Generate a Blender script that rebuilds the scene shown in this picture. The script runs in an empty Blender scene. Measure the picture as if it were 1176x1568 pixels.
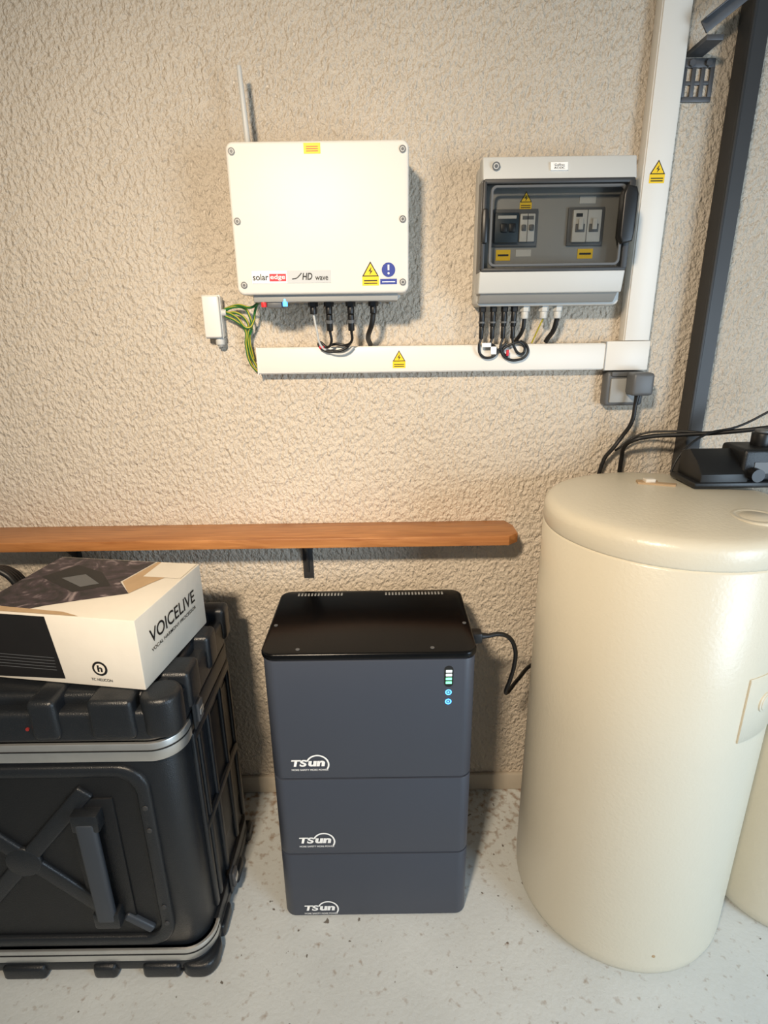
import bpy, bmesh, math
from mathutils import Vector, Matrix
scn=bpy.context.scene
COL=bpy.context.collection
try:
    scn.view_settings.view_transform='Standard'
except Exception: pass

# ------------------------------------------------------------ materials
def srgb(r,g,b):
    def c(v):
        v/=255.0
        return v/12.92 if v<=.04045 else ((v+.055)/1.055)**2.4
    return (c(r),c(g),c(b),1)
def mat(name,col,rough=.5,metal=0,bump=0,bscale=60,var=.06,vscale=8,coat=0,emit=None,es=0,spec=.5):
    m=bpy.data.materials.new(name); m.use_nodes=True; nt=m.node_tree; n=nt.nodes; L=nt.links
    b=n['Principled BSDF']; b.inputs['Roughness'].default_value=rough; b.inputs['Metallic'].default_value=metal
    b.inputs['Specular IOR Level'].default_value=spec
    tc=n.new('ShaderNodeTexCoord'); no=n.new('ShaderNodeTexNoise'); no.inputs['Scale'].default_value=vscale; no.inputs['Detail'].default_value=4
    L.new(tc.outputs['Object'],no.inputs['Vector'])
    mx=n.new('ShaderNodeMix'); mx.data_type='RGBA'
    mx.inputs[6].default_value=tuple(c*(1-var) for c in col[:3])+(1,); mx.inputs[7].default_value=tuple(min(1,c*(1+var)) for c in col[:3])+(1,)
    L.new(no.outputs['Fac'],mx.inputs[0]); L.new(mx.outputs[2],b.inputs['Base Color'])
    if bump:
        n2=n.new('ShaderNodeTexNoise'); n2.inputs['Scale'].default_value=bscale; n2.inputs['Detail'].default_value=3
        L.new(tc.outputs['Object'],n2.inputs['Vector'])
        bp=n.new('ShaderNodeBump'); bp.inputs['Strength'].default_value=bump; bp.inputs['Distance'].default_value=.002
        L.new(n2.outputs['Fac'],bp.inputs['Height']); L.new(bp.outputs[0],b.inputs['Normal'])
    if coat: b.inputs['Coat Weight'].default_value=coat
    if emit:
        b.inputs['Emission Color'].default_value=emit; b.inputs['Emission Strength'].default_value=es
    return m

def wall_mat():
    m=bpy.data.materials.new('stucco'); m.use_nodes=True; nt=m.node_tree; n=nt.nodes; L=nt.links
    b=n['Principled BSDF']; b.inputs['Roughness'].default_value=.45; b.inputs['Specular IOR Level'].default_value=.5
    tc=n.new('ShaderNodeTexCoord'); mp=n.new('ShaderNodeMapping'); mp.inputs['Scale'].default_value=(1,1,.72); mp.inputs['Rotation'].default_value=(0,.5,0)
    L.new(tc.outputs['Object'],mp.inputs['Vector'])
    big=n.new('ShaderNodeTexNoise'); big.inputs['Scale'].default_value=2.2; big.inputs['Detail'].default_value=3; L.new(tc.outputs['Object'],big.inputs['Vector'])
    mx=n.new('ShaderNodeMix'); mx.data_type='RGBA'; mx.inputs[6].default_value=srgb(192,179,161); mx.inputs[7].default_value=srgb(212,200,183)
    L.new(big.outputs['Fac'],mx.inputs[0]); L.new(mx.outputs[2],b.inputs['Base Color'])
    a=n.new('ShaderNodeTexNoise'); a.inputs['Scale'].default_value=100; a.inputs['Detail'].default_value=3; a.inputs['Roughness'].default_value=.5; a.inputs['Distortion'].default_value=0
    L.new(mp.outputs[0],a.inputs['Vector'])
    r=n.new('ShaderNodeValToRGB'); r.color_ramp.elements[0].position=.32; r.color_ramp.elements[1].position=.78
    L.new(a.outputs['Fac'],r.inputs[0])
    f=n.new('ShaderNodeTexNoise'); f.inputs['Scale'].default_value=46; f.inputs['Detail'].default_value=2; L.new(mp.outputs[0],f.inputs['Vector'])
    ad=n.new('ShaderNodeMath'); ad.operation='MULTIPLY_ADD'; ad.inputs[1].default_value=.7; L.new(f.outputs['Fac'],ad.inputs[0]); L.new(r.outputs[0],ad.inputs[2])
    bp=n.new('ShaderNodeBump'); bp.inputs['Strength'].default_value=1; bp.inputs['Distance'].default_value=.0064
    L.new(ad.outputs[0],bp.inputs['Height']); L.new(bp.outputs[0],b.inputs['Normal'])
    return m
def floor_mat():
    m=bpy.data.materials.new('painted_concrete'); m.use_nodes=True; nt=m.node_tree; n=nt.nodes; L=nt.links
    b=n['Principled BSDF']; b.inputs['Roughness'].default_value=.6
    tc=n.new('ShaderNodeTexCoord')
    big=n.new('ShaderNodeTexNoise'); big.inputs['Scale'].default_value=4; big.inputs['Detail'].default_value=6; L.new(tc.outputs['Object'],big.inputs['Vector'])
    mx=n.new('ShaderNodeMix'); mx.data_type='RGBA'; mx.inputs[6].default_value=srgb(188,191,189); mx.inputs[7].default_value=srgb(218,222,221)
    L.new(big.outputs['Fac'],mx.inputs[0])
    ch=n.new('ShaderNodeTexNoise'); ch.inputs['Scale'].default_value=34; ch.inputs['Detail'].default_value=3; L.new(tc.outputs['Object'],ch.inputs['Vector'])
    r=n.new('ShaderNodeValToRGB'); r.color_ramp.elements[0].position=.69; r.color_ramp.elements[1].position=.71; L.new(ch.outputs['Fac'],r.inputs[0])
    m2=n.new('ShaderNodeMix'); m2.data_type='RGBA'; m2.inputs[7].default_value=srgb(110,104,96); L.new(r.outputs[0],m2.inputs[0]); L.new(mx.outputs[2],m2.inputs[6])
    sx=n.new('ShaderNodeSeparateXYZ'); L.new(tc.outputs['Object'],sx.inputs[0])
    mr=n.new('ShaderNodeMapRange'); mr.inputs['From Min'].default_value=-.40; mr.inputs['From Max'].default_value=.0; mr.inputs['To Min'].default_value=0; mr.inputs['To Max'].default_value=.15
    L.new(sx.outputs['Y'],mr.inputs['Value'])
    d=n.new('ShaderNodeTexNoise'); d.inputs['Scale'].default_value=48; d.inputs['Detail'].default_value=7; L.new(tc.outputs['Object'],d.inputs['Vector'])
    ad=n.new('ShaderNodeMath'); L.new(mr.outputs[0],ad.inputs[0]); L.new(d.outputs['Fac'],ad.inputs[1])
    r2=n.new('ShaderNodeValToRGB'); r2.color_ramp.elements[0].position=.60; r2.color_ramp.elements[1].position=.84; L.new(ad.outputs[0],r2.inputs[0])
    m3=n.new('ShaderNodeMix'); m3.data_type='RGBA'; m3.inputs[7].default_value=srgb(135,105,75); L.new(r2.outputs[0],m3.inputs[0]); L.new(m2.outputs[2],m3.inputs[6])
    L.new(m3.outputs[2],b.inputs['Base Color'])
    f=n.new('ShaderNodeTexNoise'); f.inputs['Scale'].default_value=90; f.inputs['Detail'].default_value=4; L.new(tc.outputs['Object'],f.inputs['Vector'])
    bp=n.new('ShaderNodeBump'); bp.inputs['Strength'].default_value=.5; bp.inputs['Distance'].default_value=.002; L.new(f.outputs['Fac'],bp.inputs['Height']); L.new(bp.outputs[0],b.inputs['Normal'])
    return m
def wood_mat():
    m=bpy.data.materials.new('varnished_pine'); m.use_nodes=True; nt=m.node_tree; n=nt.nodes; L=nt.links
    b=n['Principled BSDF']; b.inputs['Roughness'].default_value=.38
    tc=n.new('ShaderNodeTexCoord'); mp=n.new('ShaderNodeMapping'); mp.inputs['Scale'].default_value=(1.2,14,14); L.new(tc.outputs['Object'],mp.inputs[0])
    w=n.new('ShaderNodeTexNoise'); w.inputs['Scale'].default_value=4; w.inputs['Detail'].default_value=6; w.inputs['Distortion'].default_value=1.2; L.new(mp.outputs[0],w.inputs['Vector'])
    r=n.new('ShaderNodeValToRGB'); r.color_ramp.elements[0].color=srgb(144,90,48); r.color_ramp.elements[0].position=.3; r.color_ramp.elements[1].color=srgb(188,130,78); r.color_ramp.elements[1].position=.7
    L.new(w.outputs['Fac'],r.inputs[0])
    kn=n.new('ShaderNodeTexVoronoi'); kn.inputs['Scale'].default_value=6; L.new(tc.outputs['Object'],kn.inputs['Vector'])
    r2=n.new('ShaderNodeValToRGB'); r2.color_ramp.elements[0].color=(1,1,1,1); r2.color_ramp.elements[1].color=(0,0,0,1); r2.color_ramp.elements[0].position=.05; r2.color_ramp.elements[1].position=.1
    L.new(kn.outputs['Distance'],r2.inputs[0])
    mx=n.new('ShaderNodeMix'); mx.data_type='RGBA'; mx.inputs[7].default_value=srgb(95,50,22); L.new(r2.outputs[0],mx.inputs[0]); L.new(r.outputs[0],mx.inputs[6])
    L.new(mx.outputs[2],b.inputs['Base Color'])
    return m
def smoke_mat():
    m=bpy.data.materials.new('smoked_window'); m.use_nodes=True; nt=m.node_tree; n=nt.nodes; L=nt.links
    n.clear(); o=n.new('ShaderNodeOutputMaterial'); t=n.new('ShaderNodeBsdfTransparent'); t.inputs[0].default_value=(.78,.78,.77,1)
    g=n.new('ShaderNodeBsdfGlossy'); g.inputs['Roughness'].default_value=.12; g.inputs[0].default_value=(.8,.8,.8,1)
    fr=n.new('ShaderNodeFresnel'); fr.inputs[0].default_value=1.3
    x=n.new('ShaderNodeMixShader'); L.new(fr.outputs[0],x.inputs[0]); L.new(t.outputs[0],x.inputs[1]); L.new(g.outputs[0],x.inputs[2]); L.new(x.outputs[0],o.inputs[0])
    return m
def print_mat():
    m=bpy.data.materials.new('printed_photo_card'); m.use_nodes=True; nt=m.node_tree; n=nt.nodes; L=nt.links
    b=n['Principled BSDF']; b.inputs['Roughness'].default_value=.45
    tc=n.new('ShaderNodeTexCoord'); w=n.new('ShaderNodeTexNoise'); w.inputs['Scale'].default_value=14; w.inputs['Detail'].default_value=4; w.inputs['Distortion'].default_value=2.5; L.new(tc.outputs['Object'],w.inputs['Vector'])
    r=n.new('ShaderNodeValToRGB'); e=r.color_ramp.elements; e[0].position=.38; e[0].color=srgb(22,19,21); e[1].position=.76; e[1].color=srgb(160,146,146)
    k=e.new(.56); k.color=srgb(58,45,53)
    L.new(w.outputs['Fac'],r.inputs[0]); L.new(r.outputs[0],b.inputs['Base Color'])
    return m

M_wall=wall_mat(); M_floor=floor_mat(); M_wood=wood_mat(); M_smoke=smoke_mat(); M_print=print_mat()
M_white=mat('white_powder_coat',srgb(218,214,206),.42,var=.015,bump=.12,bscale=600,spec=.35)
M_trunk=mat('white_pvc',srgb(222,218,210),.42,var=.02)
M_ceil=mat('ceiling_paint',srgb(170,165,155),.8,var=.03)
M_lgrey=mat('light_grey_plastic',srgb(194,194,190),.45,var=.03)
M_grey=mat('grey_plastic',srgb(150,150,147),.45,var=.03)
M_mgrey=mat('mid_grey_plastic',srgb(90,92,94),.45,var=.04)
M_black=mat('black_plastic',srgb(20,20,21),.4,var=.1)
M_case=mat('black_rotomoulded_plastic',srgb(25,28,32),.34,var=.15,bump=.35,bscale=420,vscale=20)
M_case2=mat('black_recess_plastic',srgb(16,17,19),.42,var=.1,bump=.3,bscale=400)
M_cable=mat('black_cable_rubber',srgb(18,18,19),.45,var=.1)
M_alu=mat('brushed_aluminium',srgb(205,205,202),.34,metal=.85,var=.12,vscale=30)
M_steel=mat('galvanised_steel',srgb(96,96,98),.5,metal=.6,var=.3,vscale=25)
M_rail=mat('dark_painted_steel',srgb(50,50,51),.5,var=.12)
M_handle=mat('grey_handle_plastic',srgb(52,57,64),.45,var=.1)
M_batt=mat('slate_powder_coat',srgb(58,63,74),.42,var=.03,bump=.06,bscale=900)
M_batt_top=mat('satin_black_lid',srgb(9,9,10),.22,var=.1,spec=.22)
M_gap=mat('dark_gap',srgb(8,8,9),.7)
M_logo=mat('white_print',srgb(238,238,236),.5,var=.01)
M_yel=mat('yellow_sticker',srgb(240,200,20),.5,var=.02)
M_blk=mat('black_print',srgb(15,15,15),.6,var=.02)
M_blue=mat('blue_print',srgb(20,50,140),.5,var=.02)
M_red=mat('red_print',srgb(196,30,50),.5,var=.02)
M_gryp=mat('grey_print',srgb(185,188,190),.5,var=.02)
M_bled=mat('blue_led',srgb(60,150,255),.4,emit=(.12,.45,1,1),es=2)
M_gled=mat('green_led',srgb(120,255,180),.4,emit=(.25,1,.55,1),es=1.2)
M_wled=mat('white_led',srgb(240,250,255),.4,emit=(.8,1,.95,1),es=1.0)
M_rled=mat('red_led',srgb(200,40,40),.4,emit=(1,.05,.05,1),es=.25)
M_rbadge=mat('red_badge',srgb(130,34,30),.5,var=.05)
M_tank=mat('cream_enamel',srgb(212,204,184),.32,var=.02,bump=.25,bscale=140,vscale=3)
M_card=mat('white_card',srgb(214,206,192),.6,var=.07,vscale=18,bump=.2,bscale=40)
M_cardk=mat('black_print_card',srgb(20,18,18),.5,var=.2,vscale=20)
M_tan=mat('worn_card_edge',srgb(176,148,114),.7,var=.15,vscale=40)
M_green=mat('earth_wire_green',srgb(30,105,50),.45,var=.05)
M_wyel=mat('earth_wire_yellow',srgb(175,162,45),.45,var=.05)
M_teal=mat('dark_breaker_plastic',srgb(30,48,60),.45,var=.05)
M_plinth=mat('concrete_plinth',srgb(184,174,158),.8,var=.1,bump=.8,bscale=50)

# ------------------------------------------------------------ geometry helpers
PARENT=None
def group(name,loc):
    global PARENT
    e=bpy.data.objects.new(name,None); e.empty_display_size=.05; e.location=loc; COL.objects.link(e); PARENT=e; return e
def link(name,me,m,smooth=False,parent='x'):
    o=bpy.data.objects.new(name,me); COL.objects.link(o)
    if m is not None and not me.materials: me.materials.append(m)
    p=PARENT if parent=='x' else parent
    if p is not None:
        o.parent=p; o.matrix_parent_inverse=Matrix.Translation(-p.location)
    return o
def bm_obj(name,bm,m,smooth_angle=35):
    bmesh.ops.recalc_face_normals(bm,faces=bm.faces)
    for f in bm.faces: f.smooth=True
    a=math.radians(smooth_angle)
    for e in bm.edges:
        if len(e.link_faces)==2:
            e.smooth = e.calc_face_angle(0)<a
        else: e.smooth=False
    me=bpy.data.meshes.new(name); bm.to_mesh(me); bm.free()
    return link(name,me,m)
def box(name,x0,x1,y0,y1,z0,z1,m,r=.002,seg=2,rotm=None):
    bm=bmesh.new(); bmesh.ops.create_cube(bm,size=1)
    for v in bm.verts:
        v.co=Vector(((x0+x1)/2+v.co.x*(x1-x0),(y0+y1)/2+v.co.y*(y1-y0),(z0+z1)/2+v.co.z*(z1-z0)))
    if r>0:
        r=min(r,.49*min(abs(x1-x0),abs(y1-y0),abs(z1-z0)))
        bmesh.ops.bevel(bm,geom=list(bm.edges),offset=r,segments=seg,profile=.5,affect='EDGES')
    if rotm is not None: bmesh.ops.transform(bm,matrix=rotm,verts=bm.verts)
    return bm_obj(name,bm,m)
def rot_about(c,ang,axis):
    return Matrix.Translation(c)@Matrix.Rotation(ang,4,axis)@Matrix.Translation(-Vector(c))
def rrect(x0,x1,y0,y1,R,n=8):
    pts=[]
    for cx,cy,a0 in ((x1-R,y1-R,0),(x0+R,y1-R,90),(x0+R,y0+R,180),(x1-R,y0+R,270)):
        for i in range(n+1):
            a=math.radians(a0+90*i/n); pts.append((cx+R*math.cos(a),cy+R*math.sin(a)))
    return pts
def prism(name,pts,axis,a0,a1,m,bev=0,seg=2,rotm=None):
    bm=bmesh.new()
    def mk(p,a):
        if axis=='z': return (p[0],p[1],a)
        if axis=='y': return (p[0],a,p[1])
        return (a,p[0],p[1])
    A=[bm.verts.new(mk(p,a0)) for p in pts]; B=[bm.verts.new(mk(p,a1)) for p in pts]
    f1=bm.faces.new(A); f2=bm.faces.new(B); n=len(pts)
    for i in range(n): bm.faces.new((A[i],A[(i+1)%n],B[(i+1)%n],B[i]))
    bmesh.ops.recalc_face_normals(bm,faces=bm.faces)
    if bev>0:
        ed=list(set(list(f1.edges)+list(f2.edges)))
        bmesh.ops.bevel(bm,geom=ed,offset=bev,segments=seg,profile=.5,affect='EDGES')
    if rotm is not None: bmesh.ops.transform(bm,matrix=rotm,verts=bm.verts)
    return bm_obj(name,bm,m)
def ring_frame(name,outer,inner,y0,y1,m):
    bm=bmesh.new(); n=len(outer)
    def sh(P,Q,t): return [(a[0]+(b[0]-a[0])*t,a[1]+(b[1]-a[1])*t) for a,b in zip(P,Q)]
    loops=[(outer,y1),(outer,y0+.004),(sh(outer,inner,.15),y0),(sh(outer,inner,.85),y0),(inner,y0+.004),(inner,y1)]
    V=[[bm.verts.new((p[0],y,p[1])) for p in P] for P,y in loops]
    for A,B in zip(V,V[1:]):
        for i in range(n): bm.faces.new((A[i],A[(i+1)%n],B[(i+1)%n],B[i]))
    return bm_obj(name,bm,m,60)
def cyl(name,p0,p1,r,m,seg=24,r2=None,bev=0):
    p0=Vector(p0); p1=Vector(p1); d=p1-p0
    bm=bmesh.new(); bmesh.ops.create_cone(bm,cap_ends=True,segments=seg,radius1=r,radius2=r if r2 is None else r2,depth=d.length)
    if bev>0:
        ed=[e for e in bm.edges if abs(e.verts[0].co.z-e.verts[1].co.z)<1e-6]
        bmesh.ops.bevel(bm,geom=ed,offset=bev,segments=2,profile=.5,affect='EDGES')
    q=Vector((0,0,1)).rotation_difference(d.normalized()).to_matrix().to_4x4()
    bmesh.ops.transform(bm,matrix=Matrix.Translation((p0+p1)/2)@q,verts=bm.verts)
    return bm_obj(name,bm,m,50)
def lathe(name,prof,c,m,seg=96):
    bm=bmesh.new(); rings=[]
    for r,z in prof:
        if r<1e-6: rings.append([bm.verts.new((c[0],c[1],z))])
        else: rings.append([bm.verts.new((c[0]+r*math.cos(2*math.pi*i/seg),c[1]+r*math.sin(2*math.pi*i/seg),z)) for i in range(seg)])
    for a,b in zip(rings,rings[1:]):
        for i in range(seg):
            j=(i+1)%seg
            if len(a)==1: bm.faces.new((a[0],b[i],b[j]))
            elif len(b)==1: bm.faces.new((a[i],a[j],b[0]))
            else: bm.faces.new((a[i],a[j],b[j],b[i]))
    return bm_obj(name,bm,m,40)
def tube(name,pts,r,m,res=10,cyclic=False):
    c=bpy.data.curves.new(name,'CURVE'); c.dimensions='3D'; c.bevel_depth=r; c.bevel_resolution=4; c.resolution_u=res; c.use_fill_caps=True
    s=c.splines.new('BEZIER'); s.bezier_points.add(len(pts)-1)
    for b,p in zip(s.bezier_points,pts):
        b.co=p; b.handle_left_type=b.handle_right_type='AUTO'
    s.use_cyclic_u=cyclic
    t=bpy.data.objects.new('tmp',c); COL.objects.link(t); bpy.context.view_layer.update()
    me=bpy.data.meshes.new_from_object(t.evaluated_get(bpy.context.evaluated_depsgraph_get())); bpy.data.objects.remove(t); bpy.data.curves.remove(c)
    me.materials.clear()
    for f in me.polygons: f.use_smooth=True
    return link(name,me,m)
def text(name,body,w,h,origin,m,rotz=0,shear=0,weight=0):
    c=bpy.data.curves.new(name,'FONT'); c.body=body; c.size=1; c.shear=shear; c.offset=weight; c.extrude=.0
    t=bpy.data.objects.new('tmp',c); COL.objects.link(t); bpy.context.view_layer.update()
    me=bpy.data.meshes.new_from_object(t.evaluated_get(bpy.context.evaluated_depsgraph_get())); bpy.data.objects.remove(t); bpy.data.curves.remove(c)
    me.materials.clear()
    xs=[v.co.x for v in me.vertices]; ys=[v.co.y for v in me.vertices]
    sx=w/(max(xs)-min(xs)); sy=h/(max(ys)-min(ys)); R=Matrix.Rotation(rotz,3,'Z'); O=Vector(origin); x0=min(xs); y0=min(ys)
    for v in me.vertices:
        v.co=O+R@Vector(((v.co.x-x0)*sx,0,(v.co.y-y0)*sy))
    return link(name,me,m)
def poly(name,pts,m):
    me=bpy.data.meshes.new(name); me.from_pydata([tuple(p) for p in pts],[],[list(range(len(pts)))]); me.update(); return link(name,me,m)
def arc(name,cx,cz,y,r0,r1,a0,a1,m,n=24,rotz=0):
    vs=[];fs=[]
    for i in range(n+1):
        a=math.radians(a0+(a1-a0)*i/n)
        vs+= [(cx+r0*math.cos(a),y,cz+r0*math.sin(a)),(cx+r1*math.cos(a),y,cz+r1*math.sin(a))]
    for i in range(n): fs.append((2*i,2*i+1,2*i+3,2*i+2))
    me=bpy.data.meshes.new(name); me.from_pydata(vs,[],fs); me.update(); return link(name,me,m)
def screw(name,x,y,z,r=.006,m=None):
    cyl(name+'_head',(x,y+.002,z),(x,y-.002,z),r,m or M_lgrey,20,bev=.0008)
    arc(name+'_rim',x,z,y-.0022,r*.75,r*1.12,0,360,M_mgrey,20)
    cyl(name+'_recess',(x,y-.0018,z),(x,y-.0024,z),r*.5,M_mgrey,16)
def warn(x,z,y,w=.03):
    h=w*1.35
    b=z-h*.12
    poly('triangle_back',[(x-w/2,y-.0003,z-h/2),(x+w/2,y-.0003,z-h/2),(x+w/2,y-.0003,b),(x,y-.0003,z+h/2),(x-w/2,y-.0003,b)],M_yel)
    poly('triangle_border',[(x-w/2,y-.0006,b),(x+w/2,y-.0006,b),(x,y-.0006,z+h/2)],M_blk)
    k=.80; cz=b+(z+h/2-b)/3
    poly('triangle_fill',[(x-w/2*k,y-.0009,cz+(b-cz)*k),(x+w/2*k,y-.0009,cz+(b-cz)*k),(x,y-.0009,cz+(z+h/2-cz)*k)],M_yel)
    t=w*.06
    poly('bolt',[(x+t,y-.0012,cz+w*.26),(x-t*2,y-.0012,cz),(x,y-.0012,cz+t*.2),(x-t,y-.0012,cz-w*.2),(x+t*2.2,y-.0012,cz+w*.05),(x+t*.2,y-.0012,cz+w*.03)],M_blk)
    for i in range(2):
        zz=z-h/2+w*.1+i*w*.15
        poly('caption_line',[(x-w*.4,y-.0009,zz),(x+w*.4,y-.0009,zz),(x+w*.4,y-.0009,zz+w*.06),(x-w*.4,y-.0009,zz+w*.06)],M_blk)

# ------------------------------------------------------------ room
PARENT=None
box('floor',-2.2,2.2,-4.2,.1,-.1,0,M_floor,0)
box('wall_back',-2.2,2.2,0,.12,0,2.75,M_wall,0)
box('wall_left',-2.32,-2.2,-4.2,.12,0,2.75,M_wall,0)
box('wall_right',2.2,2.32,-4.2,.12,0,2.75,M_wall,0)
box('ceiling',-2.32,2.32,-4.2,.12,2.75,2.85,M_ceil,0)
box('baseboard_back',-2.2,2.2,-.014,0,0,.062,M_plinth,.004)

# ------------------------------------------------------------ inverter
group('solar_inverter',(-.125,0,1.65))
prism('front_cover',rrect(-.313,.061,1.503,1.794,.015),'y',-.14,-.045,M_white,.006,3)
prism('rear_chassis',rrect(-.295,.045,1.492,1.782,.01),'y',-.05,-.0,M_lgrey,.003)
box('connector_shelf',-.283,.038,-.125,-.03,1.488,1.508,M_grey,.003)
for i in range(14): box('fin_%d'%i,-.27+i*.0222,-.266+i*.0222,-.048,-.004,1.484,1.493,M_grey,.0005)
for i,(x,z) in enumerate([(-.300,1.776),(.048,1.776),(-.300,1.648),(.048,1.648),(-.297,1.523),(.048,1.525)]): screw('screw_%d'%i,x,-.14,z,.0062,M_lgrey)
Y=-.1402
box('top_sticker',-.153,-.119,Y-.0006,Y,1.770,1.789,M_yel,0)
for i in range(3): box('sticker_line_%d'%i,-.148,-.124,Y-.0009,Y-.0005,1.774+i*.004,1.7752+i*.004,M_red,0)
box('brand_strip',-.279,-.108,Y-.0005,Y,1.526,1.551,M_gryp,0)
box('brand_strip_left',-.279,-.203,Y-.0007,Y,1.526,1.551,M_logo,0)
box('brand_strip_red',-.241,-.205,Y-.0009,Y,1.530,1.545,M_red,0)
text('brand_text','solar',.034,.013,(-.277,Y-.001,1.532),M_blk,weight=.02)
text('brand_text_edge','edge',.032,.012,(-.239,Y-.0012,1.5315),M_logo,weight=.01)
text('series_text','HD',.022,.014,(-.170,Y-.001,1.532),M_blk,shear=.2,weight=.02)
text('series_text_small','wave',.028,.008,(-.142,Y-.001,1.531),M_blk,weight=.01)
tube('swoosh',[(-.192,Y-.0008,1.534),(-.182,Y-.0008,1.536),(-.176,Y-.0008,1.541),(-.171,Y-.0008,1.546)],.0009,M_blk)
warn(-.022,1.543,Y,.036)
arc('mandatory_disc',.017,1.550,Y-.0006,0,.0145,0,360,M_blue,36)
box('exclamation_bar',.0152,.0188,Y-.0012,Y-.0008,1.549,1.560,M_logo,.0001)
arc('exclamation_dot',.017,1.543,Y-.001,0,.0022,0,360,M_logo,16)
box('blue_caption',-.001,.035,Y-.0006,Y,1.521,1.532,M_blue,0)
box('blue_caption_line',.003,.031,Y-.001,Y-.0006,1.525,1.527,M_logo,0)
cyl('red_switch',(-.262,-.118,1.492),(-.262,-.118,1.478),.006,M_rled,16,bev=.001)
box('switch_housing',-.255,-.222,-.12,-.08,1.476,1.492,M_mgrey,.003)
cyl('status_led',(-.214,-.120,1.495),(-.214,-.120,1.479),.0055,M_bled,16,bev=.001)
for i,x in enumerate((-.156,-.12,-.07,-.018)):
    cyl('gland_nut_%d'%i,(x,-.085,1.492),(x,-.085,1.478),.0115,M_black,6,bev=.001)
    cyl('gland_%d'%i,(x,-.085,1.479),(x,-.085,1.462),.008,M_black,20,bev=.001)
for i,x in enumerate((-.12,-.07)):
    cyl('plug_%d'%i,(x,-.085,1.462),(x,-.078,1.425),.0075,M_black,16,bev=.002)
    cyl('plug_ring_%d'%i,(x,-.0835,1.45),(x,-.082,1.443),.009,M_mgrey,16)
cyl('antenna_joint',(-.281,-.06,1.785),(-.281,-.06,1.806),.0075,M_lgrey,16,bev=.001)
cyl('antenna',(-.281,-.06,1.80),(-.288,-.06,1.950),.0066,M_lgrey,16,r2=.005,bev=.001)
group('inverter_cables',(-.09,-.06,1.42))
tube('dc_cable_0',[(-.12,-.078,1.424),(-.119,-.068,1.40),(-.130,-.056,1.388),(-.150,-.050,1.398),(-.146,-.05,1.386),(-.112,-.05,1.378),(-.085,-.05,1.386),(-.072,-.052,1.40)],.0032,M_cable)
tube('dc_cable_1',[(-.07,-.078,1.424),(-.071,-.066,1.402),(-.085,-.055,1.392),(-.108,-.050,1.395),(-.125,-.045,1.392)],.0032,M_cable)
tube('dc_cable_light',[(-.156,-.085,1.462),(-.152,-.075,1.43),(-.145,-.058,1.392),(-.13,-.048,1.378),(-.10,-.047,1.371),(-.08,-.047,1.377),(-.068,-.047,1.388)],.0026,M_lgrey)
tube('ac_cable',[(-.018,-.085,1.462),(-.022,-.08,1.44),(-.032,-.05,1.41),(-.028,-.02,1.392)],.006,M_cable)
box('tag',-.150,-.138,-.056,-.050,1.385,1.391,M_red,.001)

# ------------------------------------------------------------ junction box with earth wires
group('junction_box',(-.40,0,1.46))
box('cover',-.424,-.384,-.042,0,1.413,1.508,M_trunk,.004,3)
box('lid_edge',-.426,-.382,-.030,-.027,1.411,1.510,M_lgrey,.001)
cyl('gland',(-.394,-.02,1.412),(-.394,-.02,1.396),.011,M_lgrey,18,bev=.001)
cyl('gland_ring',(-.394,-.02,1.400),(-.394,-.02,1.392),.008,M_grey,18)
cyl('side_gland',(-.384,-.022,1.470),(-.372,-.022,1.470),.008,M_lgrey,18)
group('earth_wires',(-.34,0,1.44))
def earth(i,pts):
    tube('green_%d'%i,pts,.0030,M_green); 
    tube('yellow_%d'%i,[(p[0]+.0010,p[1]-.0016,p[2]+.0010) for p in pts],.0017,M_wyel)
earth(0,[(-.376,-.022,1.474),(-.35,-.03,1.482),(-.325,-.03,1.478),(-.315,-.035,1.462),(-.312,-.03,1.44),(-.322,-.02,1.41),(-.318,-.012,1.36)])
earth(1,[(-.376,-.022,1.468),(-.345,-.026,1.468),(-.322,-.028,1.446),(-.326,-.024,1.41),(-.324,-.014,1.37),(-.312,-.012,1.34)])
earth(2,[(-.376,-.022,1.462),(-.35,-.026,1.450),(-.330,-.026,1.43),(-.332,-.022,1.395),(-.326,-.014,1.35),(-.312,-.012,1.33)])
earth(3,[(-.376,-.022,1.478),(-.34,-.034,1.486),(-.306,-.05,1.480),(-.285,-.06,1.49)])
earth(4,[(-.376,-.022,1.472),(-.345,-.036,1.458),(-.320,-.036,1.434),(-.306,-.034,1.45),(-.300,-.04,1.47),(-.290,-.05,1.49)])

# ------------------------------------------------------------ trunking
group('cable_trunking',(.1,0,1.36))
box('run_horizontal',-.303,.546,-.034,-.001,1.325,1.388,M_trunk,.002)
box('run_cover_lip',-.303,.546,-.037,-.033,1.3275,1.3855,M_trunk,.001)
box('end_cap',-.3055,-.302,-.038,0,1.324,1.389,M_trunk,.001)
box('corner_elbow',.546,.652,-.038,-.001,1.323,1.392,M_trunk,.002)
box('elbow_seam',.5445,.547,-.0385,-.001,1.323,1.391,M_grey,.0003)
warn(.042,1.357,-.0372,.031)
group('cable_trunking.001',(.618,0,2.0))
box('run_vertical',.586,.650,-.034,-.001,1.3925,2.75,M_trunk,.002)
box('run_vertical_lip',.589,.647,-.037,-.033,1.393,2.75,M_trunk,.001)
warn(.618,1.752,-.0372,.034)

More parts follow.
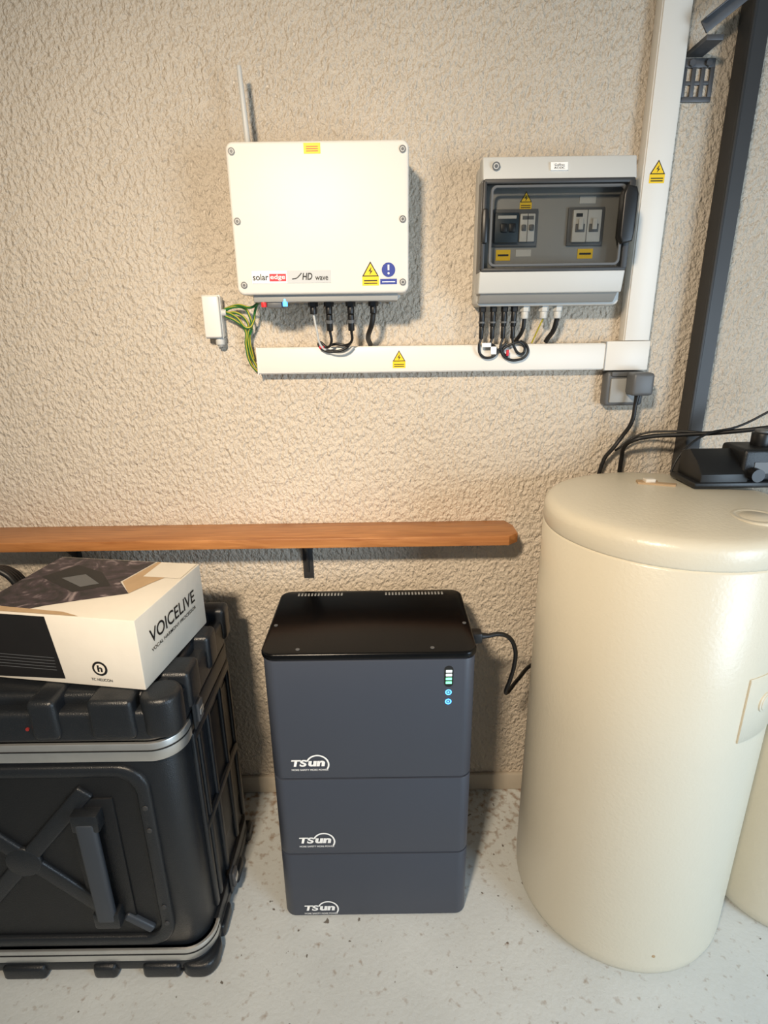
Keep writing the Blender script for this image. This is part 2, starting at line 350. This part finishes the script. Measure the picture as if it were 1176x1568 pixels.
# ------------------------------------------------------------ ac/dc enclosure
group('electrical_enclosure',(.38,0,1.62))
prism('base_shell',rrect(.220,.548,1.474,1.768,.012),'y',-.075,0,M_lgrey,.004)
def strip(name,zlo,zhi,ylo,yhi,x0,x1,m,b=.003):
    bm=bmesh.new()
    vs=[bm.verts.new(p) for p in [(x0,-.07,zlo),(x1,-.07,zlo),(x1,ylo,zlo),(x0,ylo,zlo),(x0,-.07,zhi),(x1,-.07,zhi),(x1,yhi,zhi),(x0,yhi,zhi)]]
    for f in [(0,1,2,3),(4,5,6,7),(0,1,5,4),(1,2,6,5),(2,3,7,6),(3,0,4,7)]: bm.faces.new([vs[i] for i in f])
    bmesh.ops.recalc_face_normals(bm,faces=bm.faces)
    bmesh.ops.bevel(bm,geom=list(bm.edges),offset=b,segments=3,profile=.5,affect='EDGES')
    return bm_obj(name,bm,m)
strip('cover_top',1.722,1.768,-.122,-.108,.217,.540,M_lgrey)
strip('cover_bottom',1.500,1.545,-.112,-.122,.217,.537,M_lgrey)
strip('cover_foot',1.480,1.502,-.085,-.108,.222,.532,M_grey)
box('side_left',.217,.226,-.112,-.07,1.542,1.724,M_mgrey,.002)
box('side_right',.531,.540,-.112,-.07,1.542,1.724,M_mgrey,.002)
box('din_plate',.226,.531,-.085,-.074,1.545,1.722,M_grey,.001)
box('breaker_window_left',.245,.345,-.092,-.084,1.598,1.672,M_mgrey,.001)
box('breaker_a',.250,.302,-.102,-.09,1.604,1.664,M_teal,.002)
box('breaker_a_lever',.262,.276,-.108,-.10,1.625,1.642,M_black,.002)
box('breaker_a_lever_2',.280,.294,-.108,-.10,1.625,1.642,M_black,.002)
box('breaker_a_print',.256,.296,-.1026,-.1018,1.652,1.658,M_lgrey,0)
box('breaker_b',.305,.338,-.100,-.09,1.606,1.662,M_lgrey,.002)
box('breaker_b_split',.3208,.3222,-.1006,-.09,1.606,1.662,M_mgrey,0)
box('breaker_b_lever',.308,.318,-.105,-.099,1.628,1.640,M_mgrey,.002)
box('breaker_b_lever_2',.325,.335,-.105,-.099,1.628,1.640,M_mgrey,.002)
box('breaker_b_print',.310,.334,-.1006,-.0998,1.650,1.657,M_mgrey,0)
box('breaker_window_right',.412,.490,-.092,-.084,1.598,1.674,M_mgrey,.001)
box('breaker_c',.420,.482,-.100,-.090,1.604,1.668,M_lgrey,.002)
box('breaker_c_split',.4502,.4516,-.1006,-.09,1.604,1.668,M_mgrey,0)
box('breaker_c_slot',.426,.446,-.1022,-.099,1.624,1.640,M_mgrey,.001)
box('breaker_c_slot_2',.456,.476,-.1022,-.099,1.624,1.640,M_mgrey,.001)
box('breaker_c_lever',.431,.441,-.107,-.10,1.628,1.650,M_lgrey,.001)
box('breaker_c_lever_2',.461,.471,-.107,-.10,1.628,1.650,M_lgrey,.001)
box('breaker_c_print',.426,.44,-.1006,-.0998,1.654,1.661,M_blk,0)
box('label_a',.258,.290,-.0862,-.0850,1.570,1.592,M_yel,0)
box('label_a_line',.262,.286,-.0866,-.0862,1.579,1.583,M_blk,0)
box('label_b',.302,.336,-.0862,-.0850,1.578,1.592,M_lgrey,0)
box('label_c',.440,.474,-.0862,-.0850,1.572,1.592,M_yel,0)
box('label_c_line',.444,.470,-.0866,-.0862,1.580,1.584,M_blk,0)
box('label_d',.435,.470,-.0862,-.0850,1.682,1.696,M_lgrey,0)
warn(.318,1.690,-.0855,.026)
box('window_pane',.224,.533,-.124,-.121,1.548,1.720,M_smoke,0)
ring_frame('window_frame',rrect(.234,.520,1.554,1.712,.012),rrect(.240,.514,1.560,1.706,.008),-.1275,-.1235,M_mgrey)
box('window_border_top',.220,.537,-.125,-.110,1.714,1.724,M_rail,.003)
box('window_border_bottom',.220,.537,-.125,-.110,1.544,1.552,M_rail,.003)
box('hinge_left',.218,.230,-.132,-.110,1.600,1.668,M_black,.004)
box('border_left',.218,.226,-.126,-.110,1.548,1.720,M_rail,.003)
prism('latch_right',[(.516,1.595),(.538,1.600),(.541,1.62),(.541,1.69),(.536,1.704),(.516,1.708),(.510,1.69),(.510,1.61)],'y',-.140,-.110,M_black,.004,3)
box('border_right',.524,.538,-.126,-.110,1.548,1.720,M_rail,.003)
box('title_label',.358,.394,-.1190,-.113,1.738,1.754,M_logo,0,rotm=rot_about((.376,-.116,1.746),math.radians(-14),'X'))
text('title_text','Coffret\nAC/DC',.022,.010,(.365,-.1205,1.741),M_blk)
screw('cover_screw',.244,-.1175,1.748,.0075,M_lgrey)
for i,x in enumerate((.238,.264,.290,.313)):
    cyl('mc4_nut_%d'%i,(x,-.055,1.476),(x,-.055,1.462),.0085,M_black,6,bev=.001)
    cyl('mc4_body_%d'%i,(x,-.055,1.463),(x,-.052,1.43),.0068,M_black,16,bev=.001)
    cyl('mc4_ring_%d'%i,(x,-.053,1.441),(x,-.053,1.437),.0082,M_mgrey,16)
    cyl('mc4_tail_%d'%i,(x,-.052,1.43),(x,-.050,1.402),.0055,M_black,16,bev=.001)
for i,x in enumerate((.338,.382,.415)):
    cyl('grey_gland_nut_%d'%i,(x,-.055,1.476),(x,-.055,1.462),.0115,M_lgrey,6,bev=.001)
    cyl('grey_gland_%d'%i,(x,-.055,1.463),(x,-.055,1.446),.0085,M_lgrey,18,bev=.002)
group('enclosure_cables',(.32,-.05,1.4))
tube('gland_cable_0',[(.338,-.055,1.446),(.336,-.05,1.42),(.328,-.035,1.40),(.325,-.02,1.392)],.0048,M_cable)
tube('gland_cable_1',[(.382,-.055,1.446),(.375,-.04,1.42),(.368,-.02,1.390)],.0018,M_wyel)
tube('gland_cable_2',[(.415,-.055,1.446),(.412,-.045,1.42),(.405,-.025,1.400),(.402,-.02,1.392)],.0058,M_cable)
tube('dc_loop_0',[(.238,-.05,1.402),(.234,-.05,1.385),(.240,-.047,1.365),(.262,-.046,1.358),(.278,-.046,1.372),(.270,-.046,1.386),(.250,-.045,1.392)],.0031,M_cable)
tube('dc_loop_1',[(.264,-.05,1.402),(.262,-.05,1.385),(.275,-.049,1.375),(.30,-.048,1.392)],.0031,M_cable)
tube('dc_loop_2',[(.290,-.05,1.402),(.286,-.05,1.380),(.300,-.048,1.358),(.33,-.047,1.352),(.352,-.046,1.366),(.350,-.045,1.385),(.334,-.042,1.396)],.0031,M_cable)
tube('dc_loop_3',[(.313,-.05,1.402),(.320,-.05,1.38),(.335,-.049,1.366),(.345,-.045,1.372),(.335,-.05,1.392),(.310,-.05,1.388),(.292,-.048,1.372),(.305,-.047,1.36)],.0031,M_cable)
box('tie_tag_white',.240,.262,-.056,-.050,1.383,1.393,M_logo,.001)
box('tie_tag_white_low',.262,.276,-.054,-.048,1.366,1.384,M_logo,.001)
box('tie_tag_red',.300,.306,-.055,-.049,1.362,1.376,M_red,.001)

# ------------------------------------------------------------ socket + plug
group('wall_socket',(.61,0,1.28))
box('back_box',.556,.652,-.036,0,1.236,1.320,M_mgrey,.008,3)
box('flap_hinge',.566,.645,-.041,-.032,1.308,1.320,M_mgrey,.003)
box('face',.566,.640,-.041,-.034,1.244,1.304,M_grey,.004)
group('power_plug',(.625,-.06,1.29))
box('plug_body',.600,.652,-.088,-.042,1.266,1.320,M_mgrey,.008,3)
cyl('strain_relief',(.622,-.07,1.27),(.620,-.07,1.245),.007,M_black,16,r2=.005)
tube('power_cord',[(.620,-.07,1.248),(.617,-.068,1.20),(.605,-.055,1.165),(.585,-.05,1.13),(.570,-.04,1.10),(.56,-.035,.9),(.56,-.03,.4),(.57,-.03,.12)],.0050,M_cable)

# ------------------------------------------------------------ garage door track
group('garage_door_track',(.78,0,1.0))
prism('channel',[(.766,-.060),(.800,-.060),(.800,-.004),(.795,-.004),(.795,-.055),(.771,-.055),(.771,-.004),(.766,-.004)],'z',0.0,2.10,M_rail,0)
box('channel_bead',.762,.770,-.064,-.053,.0,2.10,M_rail,.003)
box('bracket_arm',.67,.90,-.066,-.062,2.005,2.030,M_steel,.001,rotm=rot_about((.69,-.064,2.0),math.radians(-36),'Y'))
box('bracket_flange',.67,.90,-.084,-.064,2.027,2.030,M_steel,.001,rotm=rot_about((.69,-.064,2.0),math.radians(-36),'Y'))
box('bracket_foot',.665,.70,-.08,0,1.975,1.985,M_steel,.001)
group('slotted_mounting_plate',(.69,0,1.93))
box('plate_top',.660,.728,-.006,0,1.955,1.972,M_steel,.001)
box('plate_bottom',.660,.728,-.006,0,1.892,1.902,M_steel,.001)
for i in range(4): box('plate_web_%d'%i,.660+i*.0197,.669+i*.0197,-.006,0,1.90,1.957,M_steel,.001)
box('plate_mid',.660,.728,-.005,0,1.924,1.931,M_steel,.001)
cyl('bolt_a',(.676,-.012,1.962),(.676,0,1.962),.007,M_steel,6); cyl('bolt_b',(.712,-.012,1.962),(.712,0,1.962),.007,M_steel,6)

# ------------------------------------------------------------ shelf
group('wooden_shelf',(-.4,-.06,.91))
prism('board',[(-1.45,0),(-1.45,-.122),(.318,-.122),(.345,-.098),(.345,-.040),(.330,0)],'z',.897,.923,M_wood,.002)
def bracket(i,x):
    box('bracket_wall_leg_%d'%i,x-.014,x+.014,-.006,0,.76,.897,M_rail,.001)
    box('bracket_top_leg_%d'%i,x-.012,x+.012,-.105,0,.892,.897,M_rail,.001)
    prism('bracket_gusset_%d'%i,[(-.004,.893),(-.095,.893),(-.06,.882),(-.02,.84),(-.012,.785),(-.004,.775)],'x',x-.003,x+.003,M_rail,.0008)
bracket(0,-.215); bracket(1,-.86)

# ------------------------------------------------------------ battery stack
group('battery_storage_stack',(-.036,-.27,.4))
X0,X1,Y0,Y1=-.267,.194,-.420,-.125
def module(nm,z0,z1,i=0):
    prism(nm,rrect(X0,X1,Y0,Y1,.028,10),'z',z0,z1,M_batt,.0025)
module('module_bottom',.006,.2105); module('module_middle',.2145,.4405); module('module_top',.4445,.758)
prism('seam_low',rrect(X0+.005,X1-.005,Y0+.005,Y1-.005,.026,8),'z',.20,.23,M_gap)
prism('seam_high',rrect(X0+.005,X1-.005,Y0+.005,Y1-.005,.026,8),'z',.43,.455,M_gap)
prism('seam_top',rrect(X0+.004,X1-.004,Y0+.004,Y1-.004,.026,8),'z',.75,.766,M_gap)
prism('plinth',rrect(X0+.015,X1-.015,Y0+.012,Y1-.015,.02,8),'z',0,.02,M_gap)
prism('lid',rrect(X0-.003,X1+.003,Y0-.003,Y1+.003,.030,12),'z',.761,.777,M_batt_top,.005,3)
for k,(a,n) in enumerate(((-.225,14),(.0,18))):
    for i in range(n):
        x=a+i*.0085
        box('vent_%d_%d'%(k,i),x,x+.0045,-.152,-.138,.7768,.7776,M_grey,.0002)
for i,(x,y) in enumerate([(-.19,-.404),(.10,-.404),(-.255,-.30),(.183,-.30)]): cyl('lid_screw_%d'%i,(x,y,.776),(x,y,.7782),.0045,M_mgrey,14)
YF=Y0-.0006
prism('status_panel',rrect(.1255,.1445,.690,.742,.009,8),'y',YF-.0006,YF+.001,M_blk)
for i in range(4): box('level_led_%d'%i,.1285,.1415,YF-.0014,YF-.0006,.7265-i*.0095,.7325-i*.0095,M_wled if i<2 else M_gled,.0004)
for i,z in enumerate((.676,.652)):
    arc('status_ring_%d'%i,.135,z,YF-.0004,.0044,.0072,0,360,M_bled,28); arc('status_dot_%d'%i,.135,z,YF-.0004,0,.0024,0,360,M_bled,12)
def logo(x,z,w):
    h=w*.22; k=int(z*1000)
    text('logo_a_%d'%k,'TS',w*.42,h,(x,YF-.0004,z),M_logo,weight=.04,shear=.15)
    text('logo_b_%d'%k,'un',w*.45,h*.86,(x+w*.45,YF-.0004,z),M_logo,weight=.05,shear=.12)
    arc('logo_arc_%d'%k,x+w*.70,z+h*.30,YF-.0004,w*.27,w*.315,-30,160,M_logo)
    text('logo_tagline_%d'%k,'MORE SAFETY MORE POWER',w*.98,w*.06,(x,YF-.0004,z-w*.14),M_logo,weight=.01)
logo(-.220,.480,.086); logo(-.216,.249,.086); logo(-.216,.024,.086)
group('battery_cable',(.25,-.3,.7))
box('plug',.1945,.222,-.330,-.300,.738,.764,M_black,.004)
cyl('relief',(.222,-.315,.751),(.240,-.315,.751),.008,M_black,16,r2=.005)
tube('cord',[(.238,-.315,.751),(.262,-.31,.752),(.288,-.30,.738),(.308,-.29,.70),(.312,-.28,.65),(.306,-.272,.60),(.300,-.262,.560),(.312,-.235,.538),(.345,-.195,.545),(.41,-.115,.54),(.50,-.050,.48),(.54,-.035,.3),(.545,-.03,.05)],.0052,M_cable)

# ------------------------------------------------------------ hot water tanks
TC=(.602,-.325)
group('water_tank',(TC[0],TC[1],.5))
R=.252
dz=-.010
lathe('body',[(0,.0),(R-.03,.0),(R-.016,.004),(R-.006,.014),(R-.001,.03),(R,.05),(R,.6),(R,1.030+dz),(R-.002,1.0325+dz),(R-.004,1.0345+dz)],TC,M_tank,128)
lathe('lid_cap',[(R-.004,1.0335+dz),(R-.001,1.036+dz),(R,1.0385+dz),(R,1.066+dz),(R-.002,1.076+dz),(R-.010,1.0845+dz),(R-.022,1.089+dz),(R-.045,1.092+dz),(.16,1.096+dz),(.08,1.099+dz),(0,1.100+dz)],TC,M_tank,128)
lathe('lid_disc',[(.045,1.080),(.045,1.0865),(.043,1.0875),(.036,1.0875),(.034,1.0862),(.030,1.0862),(.028,1.0875),(0,1.088)],(TC[0]+.10,TC[1]-.135),M_tank,48)
def cpanel(nm,c,R,a0,a1,z0,z1,m,t=.003,n=12,b=.0):
    bm=bmesh.new(); rows=[]
    for i in range(n+1):
        a=math.radians(a0+(a1-a0)*i/n)
        ca,sa=math.cos(a),math.sin(a)
        rows.append([bm.verts.new((c[0]+r*ca,c[1]+r*sa,z)) for r,z in ((R-.002,z0),(R+t*.6,z0),(R+t,z0+.002),(R+t,z1-.002),(R+t*.6,z1),(R-.002,z1))])
    for A,B in zip(rows,rows[1:]):
        for k in range(6): bm.faces.new((A[k],B[k],B[(k+1)%6],A[(k+1)%6]))
    bm.faces.new(rows[0]); bm.faces.new(rows[-1])
    return bm_obj(nm,bm,m,40)
cpanel('access_panel',TC,R,-72,-40,.655,.800,M_tank,.0035)
def on_tank(deg,z,off): 
    a=math.radians(deg); return (TC[0]+(R+off)*math.cos(a),TC[1]+(R+off)*math.sin(a),z)
p=on_tank(-59,.735,0); q=on_tank(-59,.735,.006); cyl('panel_button',p,q,.022,M_tank,32,bev=.001)
q2=on_tank(-59,.735,.0075); cyl('panel_button_inner',p,q2,.017,M_tank,32,bev=.0006)
cyl('fill_plug',on_tank(-92,.08,-.001),on_tank(-92,.08,.0012),.0035,M_tan,12)
group('water_tank.001',(1.03,-.335,.5))
T2=(1.035,-.335); R2=.173
lathe('body',[(0,0),(R2-.03,0),(R2-.012,.005),(R2-.003,.018),(R2,.04),(R2,.93),(R2-.003,.932)],T2,M_tank,96)
lathe('lid_cap',[(R2-.003,.931),(R2,.935),(R2,.965),(R2-.008,.98),(R2-.03,.987),(0,.998)],T2,M_tank,96)

# ------------------------------------------------------------ valve controller on the tank
group('black_pump_controller',(.76,-.25,1.13))
box('base_plate',.672,.86,-.29,-.18,1.091,1.104,M_black,.004)
prism('housing',[(-.285,1.102),(-.185,1.102),(-.19,1.156),(-.225,1.166),(-.262,1.146),(-.285,1.121)],'x',.685,.79,M_black,.004)
box('motor_block',.775,.86,-.28,-.19,1.102,1.174,M_case2,.008,3)
cyl('knob',(.835,-.235,1.172),(.835,-.235,1.203),.021,M_black,24,bev=.003)
cyl('knob_cap',(.835,-.235,1.202),(.835,-.235,1.209),.016,M_mgrey,24,bev=.002)
box('data_plate',.80,.845,-.2815,-.279,1.121,1.146,M_mgrey,0)
cyl('port',(.80,-.30,1.121),(.80,-.27,1.121),.014,M_black,20)
group('tank_cables',(.8,-.2,1.2))
tube('thick_cable',[(1.05,-.22,1.245),(.90,-.18,1.205),(.80,-.14,1.185),(.72,-.11,1.175),(.66,-.09,1.168),(.625,-.08,1.158),(.612,-.06,1.14),(.615,-.04,1.10),(.62,-.03,1.0),(.62,-.03,.5)],.0055,M_cable)
tube('thin_cable',[(1.05,-.2,1.30),(.92,-.17,1.255),(.83,-.15,1.20),(.765,-.15,1.185),(.715,-.165,1.16),(.690,-.17,1.13),(.678,-.172,1.098)],.0028,M_cable)
tube('thin_cable_low',[(1.05,-.2,1.225),(.90,-.16,1.200),(.81,-.13,1.182),(.72,-.08,1.178),(.65,-.05,1.165),(.60,-.03,1.12)],.0028,M_cable)
group('plastic_clip',(.60,-.22,1.095))
prism('clip_plate',[(.575,-.235),(.645,-.265),(.655,-.25),(.62,-.235),(.625,-.222),(.58,-.212)],'z',1.087,1.093,M_tan,.001)
box('clip_tab',.590,.612,-.24,-.222,1.092,1.100,M_card,.001)

# ------------------------------------------------------------ flight case
group('flight_case',(-.74,-.33,.38))
CX0,CX1,CY0,CY1=-1.07,-.412,-.552,-.135
prism('body',rrect(CX0+.012,CX1-.012,CY0+.012,CY1-.012,.055,12),'z',.075,.625,M_case,.004)
def front_wrap(e,yb):
    P=rrect(CX0-e,CX1+e,CY0-e,CY0+.30,.062,14)
    return [(CX0-e,yb)]+[p for p in P if p[1]<=CY0+.0621]+[(CX1+e,yb)]
for nm,z0,z1 in (('rim_upper',.618,.662),('rim_lower',.048,.084)):
    prism(nm+'_black',rrect(CX0+.003,CX1-.003,CY0+.003,CY1-.003,.060,14),'z',z0,z1,M_case,.003)
    prism(nm,front_wrap(0,CY0+.075),'z',z0,z1,M_alu,.003)
    prism(nm+'_groove',front_wrap(.0012,CY0+.075),'z',(z0+z1)/2+.004,(z0+z1)/2+.0065,M_gap)
prism('lid',rrect(CX0+.002,CX1-.002,CY0+.002,CY1-.002,.062,14),'z',.662,.735,M_case,.012,4)
prism('lid_crown',rrect(CX0+.03,CX1-.03,CY0+.03,CY1-.03,.05,12),'z',.72,.758,M_case,.012,4)
prism('base',rrect(CX0+.002,CX1-.002,CY0+.002,CY1-.002,.062,14),'z',.016,.050,M_case,.008,3)
for i,(a,b) in enumerate(((-.98,-.93),(-.90,-.80),(-.69,-.635),(-.575,-.487))):
    box('lid_bumper_%d'%i,a,b,CY0-.008,CY0+.10,.676,.766,M_case,.012,4)
    box('foot_%d'%i,a,b,CY0-.008,CY0+.06,0,.040,M_case,.010,3)
for i,(a,b) in enumerate(((-.47,-.40),(-.33,-.27),(-.20,-.15))):
    box('lid_side_bumper_%d'%i,CX1-.10,CX1+.006,a,b,.676,.766,M_case,.012,4)
    box('side_foot_%d'%i,CX1-.06,CX1+.006,a,b,0,.040,M_case,.010,3)
prism('corner_bumper',rrect(CX1-.07,CX1+.007,CY0-.007,CY0+.07,.035,10),'z',.676,.766,M_case,.012,4)
prism('corner_foot',rrect(CX1-.08,CX1+.007,CY0-.009,CY0+.08,.035,10),'z',0,.040,M_case,.010,3)
YB=CY0+.012
def rib(nm,x0,z0,x1,z1,w,d=.012,m=M_case):
    L=math.hypot(x1-x0,z1-z0); a=math.atan2(z1-z0,x1-x0); c=((x0+x1)/2,YB,(z0+z1)/2)
    box(nm,c[0]-L/2,c[0]+L/2,YB-d,YB+.004,c[2]-w/2,c[2]+w/2,m,.006,3,rotm=rot_about(c,-a,'Y'))
ring_frame('front_frame',rrect(-1.0,-.487,.098,.605,.06,10),rrect(-.975,-.515,.125,.578,.045,10),YB-.011,YB+.002,M_case)
prism('front_recess',rrect(-.98,-.51,.12,.582,.045,10),'y',YB-.0012,YB+.002,M_case2)
rib('x_a',-.95,.54,-.60,.17,.038,.010); rib('x_b',-.95,.16,-.62,.54,.038,.010)
cyl('hub_boss',(-.785,YB+.002,.352),(-.785,YB-.011,.352),.040,M_case,32,bev=.005)
box('handle_plate',-.668,-.568,YB-.006,YB+.002,.17,.52,M_case2,.004)
box('handle_grip',-.642,-.600,CY0-.022,CY0-.004,.20,.48,M_handle,.008,3)
box('handle_mount_top',-.650,-.592,CY0-.020,YB,.455,.50,M_case,.006); box('handle_mount_bottom',-.650,-.592,CY0-.020,YB,.18,.225,M_case,.006)
rib('foot_strut',-.592,.19,-.535,.145,.022,.012,M_handle)
for i,(x,z) in enumerate([(-.500,.50),(-.500,.44),(-.500,.22),(-.500,.17)]): cyl('rivet_%d'%i,(x,YB-.006,z),(x,YB-.0135,z),.006,M_rail,16,bev=.001)
XS=CX1-.012
for i,y in enumerate((-.455,-.425,-.36,-.26,-.185)):
    box('side_rib_%d'%i,XS-.004,XS+.009,y-.009,y+.009,.10,.61,M_case,.005,3)
box('side_panel',XS-.002,XS+.002,-.35,-.195,.18,.56,M_case2,.001)
box('side_rib_mid',XS-.004,XS+.010,-.46,-.18,.33,.355,M_case,.005,3)
box('side_rib_top',XS-.004,XS+.010,-.46,-.18,.585,.61,M_case,.005,3)
for i,(y,z) in enumerate([(-.44,.655),(-.36,.07)]):
    box('latch_plate_%d'%i,CX1-.001,CX1+.004,y-.022,y+.022,z-.035,z+.035,M_rail,.002)
    box('latch_body_%d'%i,CX1+.003,CX1+.012,y-.014,y+.014,z-.022,z+.024,M_steel,.003)
    box('latch_wing_%d'%i,CX1+.010,CX1+.014,y-.010,y+.010,z-.006,z+.008,M_alu,.001)
cyl('red_badge',(-.70,CY0+.004,.70),(-.70,CY0-.0005,.70),.0036,M_rbadge,16)

# ------------------------------------------------------------ cardboard box
bc=Vector((-.622,-.367,0)); bw,bd=.176,.133; bz0,bz1=.7665,.920; RB=rot_about(bc,math.radians(-9),'Z')
group('cardboard_product_box',(bc.x,bc.y,.85))
box('carton',bc.x-bw,bc.x+bw,bc.y-bd,bc.y+bd,bz0,bz1,M_card,.003,2,rotm=RB)
def bp(u,v,z): return RB@Vector((bc.x+u,bc.y+v,z))
poly('top_print',[bp(u,v,bz1+.0006) for u,v in [(-.173,-.10),(-.07,-.125),(-.035,-.10),(.02,-.07),(.10,-.03),(.05,.02),(.07,.128),(-.173,.128)]],M_print)
poly('top_print_dark',[bp(u,v,bz1+.0008) for u,v in [(-.14,.02),(-.02,-.04),(.04,.0),(-.02,.06),(-.10,.09)]],M_cardk)
poly('top_print_grey',[bp(u,v,bz1+.001) for u,v in [(-.09,.02),(-.02,-.015),(.01,.005),(-.05,.045)]],M_mgrey)
poly('top_flap_tan',[bp(u,v,bz1+.0009) for u,v in [(.10,-.03),(.055,.02),(.075,.128),(.11,.128),(.14,.06),(.12,.02)]],M_tan)
poly('top_flap_white',[bp(u,v,bz1+.0012) for u,v in [(.085,.05),(.085,.128),(.172,.128),(.172,.05)]],M_card)
poly('front_print',[bp(u,-bd-.0006,z) for u,z in [(-.174,bz0+.004),(.005,bz0+.012),(-.012,bz1-.004),(-.174,bz1-.004)]],M_cardk)
for i in range(5):
    z=bz0+.03+i*.007
    poly('front_print_line_%d'%i,[bp(u,-bd-.0009,zz) for u,zz in [(-.15,z),(-.01,z),(-.01,z+.0012),(-.15,z+.0012)]],M_mgrey)
text('front_caption','2',.016,.018,(0,0,0),M_logo)
o=bpy.data.objects['front_caption']
for v in o.data.vertices: v.co=bp(-.145+v.co.x,-bd-.0009,.875+v.co.z)
def disc(nm,u,z,r,m,off):
    poly(nm,[bp(u+r*math.cos(t*math.pi/16),-bd-off,z+r*math.sin(t*math.pi/16)) for t in range(32)],m)
disc('emblem',.085,bz0+.042,.016,M_cardk,.0007); disc('emblem_inner',.085,bz0+.042,.0115,M_card,.001); 
text('emblem_letter','h',.011,.015,(0,0,0),M_blk,weight=.04); o=bpy.data.objects['emblem_letter']
for v in o.data.vertices: v.co=bp(.080+v.co.x,-bd-.0013,bz0+.035+v.co.z)
text('emblem_caption','TC HELICON',.045,.006,(0,0,0),M_blk); o=bpy.data.objects['emblem_caption']
for v in o.data.vertices: v.co=bp(.063+v.co.x,-bd-.0013,bz0+.014+v.co.z)
for nm,b,w_,h_,v0,z0 in (('side_title','VOICELIVE',.185,.030,-.095,bz0+.080),('side_subtitle','VOCAL HARMONY PROCESSOR',.185,.008,-.095,bz0+.062)):
    text(nm,b,w_,h_,(0,0,0),M_blk,weight=.01); o=bpy.data.objects[nm]
    for v in o.data.vertices: v.co=bp(bw+.0008,v0+v.co.x,z0+v.co.z)
poly('top_edge_wear',[bp(u,v,bz1+.0014) for u,v in [(-.174,-.132),(.06,-.132),(.02,-.120),(-.174,-.112)]],M_tan)

# ------------------------------------------------------------ coiled cable standing on the case lid behind the carton
group('coiled_cable',(-.95,-.19,.82))
for i in range(4):
    rr=.055+.003*i
    pts=[(-.955+rr*math.cos(a*math.pi/6),-.175-.014*i,.767+rr+(rr)*math.sin(a*math.pi/6)) for a in range(12)]
    tube('coil_%d'%i,pts,.008,M_cable,cyclic=True)

# ------------------------------------------------------------ lights
w=bpy.data.worlds.new('w'); scn.world=w; w.use_nodes=True
w.node_tree.nodes['Background'].inputs[0].default_value=(.76,.88,1,1); w.node_tree.nodes['Background'].inputs[1].default_value=.34
def area(name,loc,target,sx,sy,power,col,spread=180):
    l=bpy.data.lights.new(name,'AREA'); l.shape='RECTANGLE'; l.size=sx; l.size_y=sy; l.energy=power; l.color=col; l.spread=math.radians(spread)
    o=bpy.data.objects.new(name,l); COL.objects.link(o); o.location=loc
    o.rotation_euler=(Vector(target)-Vector(loc)).to_track_quat('-Z','Y').to_euler(); return o
area('ceiling_lamp',(-.50,-2.0,2.30),(-.12,0,.84),.20,.16,16.5,(1,.82,.61),84)
area('daylight_opening',(1.9,-2.1,1.0),(.4,-.1,.6),.9,1.3,46,(.64,.82,1))

# ------------------------------------------------------------ camera
f=880; th=math.radians(18.5); roll=math.radians(0.8)
cam=bpy.data.cameras.new('camera'); co=bpy.data.objects.new('camera',cam); COL.objects.link(co)
cam.sensor_fit='VERTICAL'; cam.sensor_height=32; cam.lens=f/1600*32; cam.clip_start=.02
fw=Vector((0,math.cos(th),-math.sin(th))); R0=Vector((1,0,0)); U0=R0.cross(fw)
Rv=R0*math.cos(roll)-U0*math.sin(roll); Uv=U0*math.cos(roll)+R0*math.sin(roll)
M=Matrix((Rv,Uv,-fw)).transposed().to_4x4(); M.translation=Vector((0,-1.46,1.44)); co.matrix_world=M
scn.camera=co
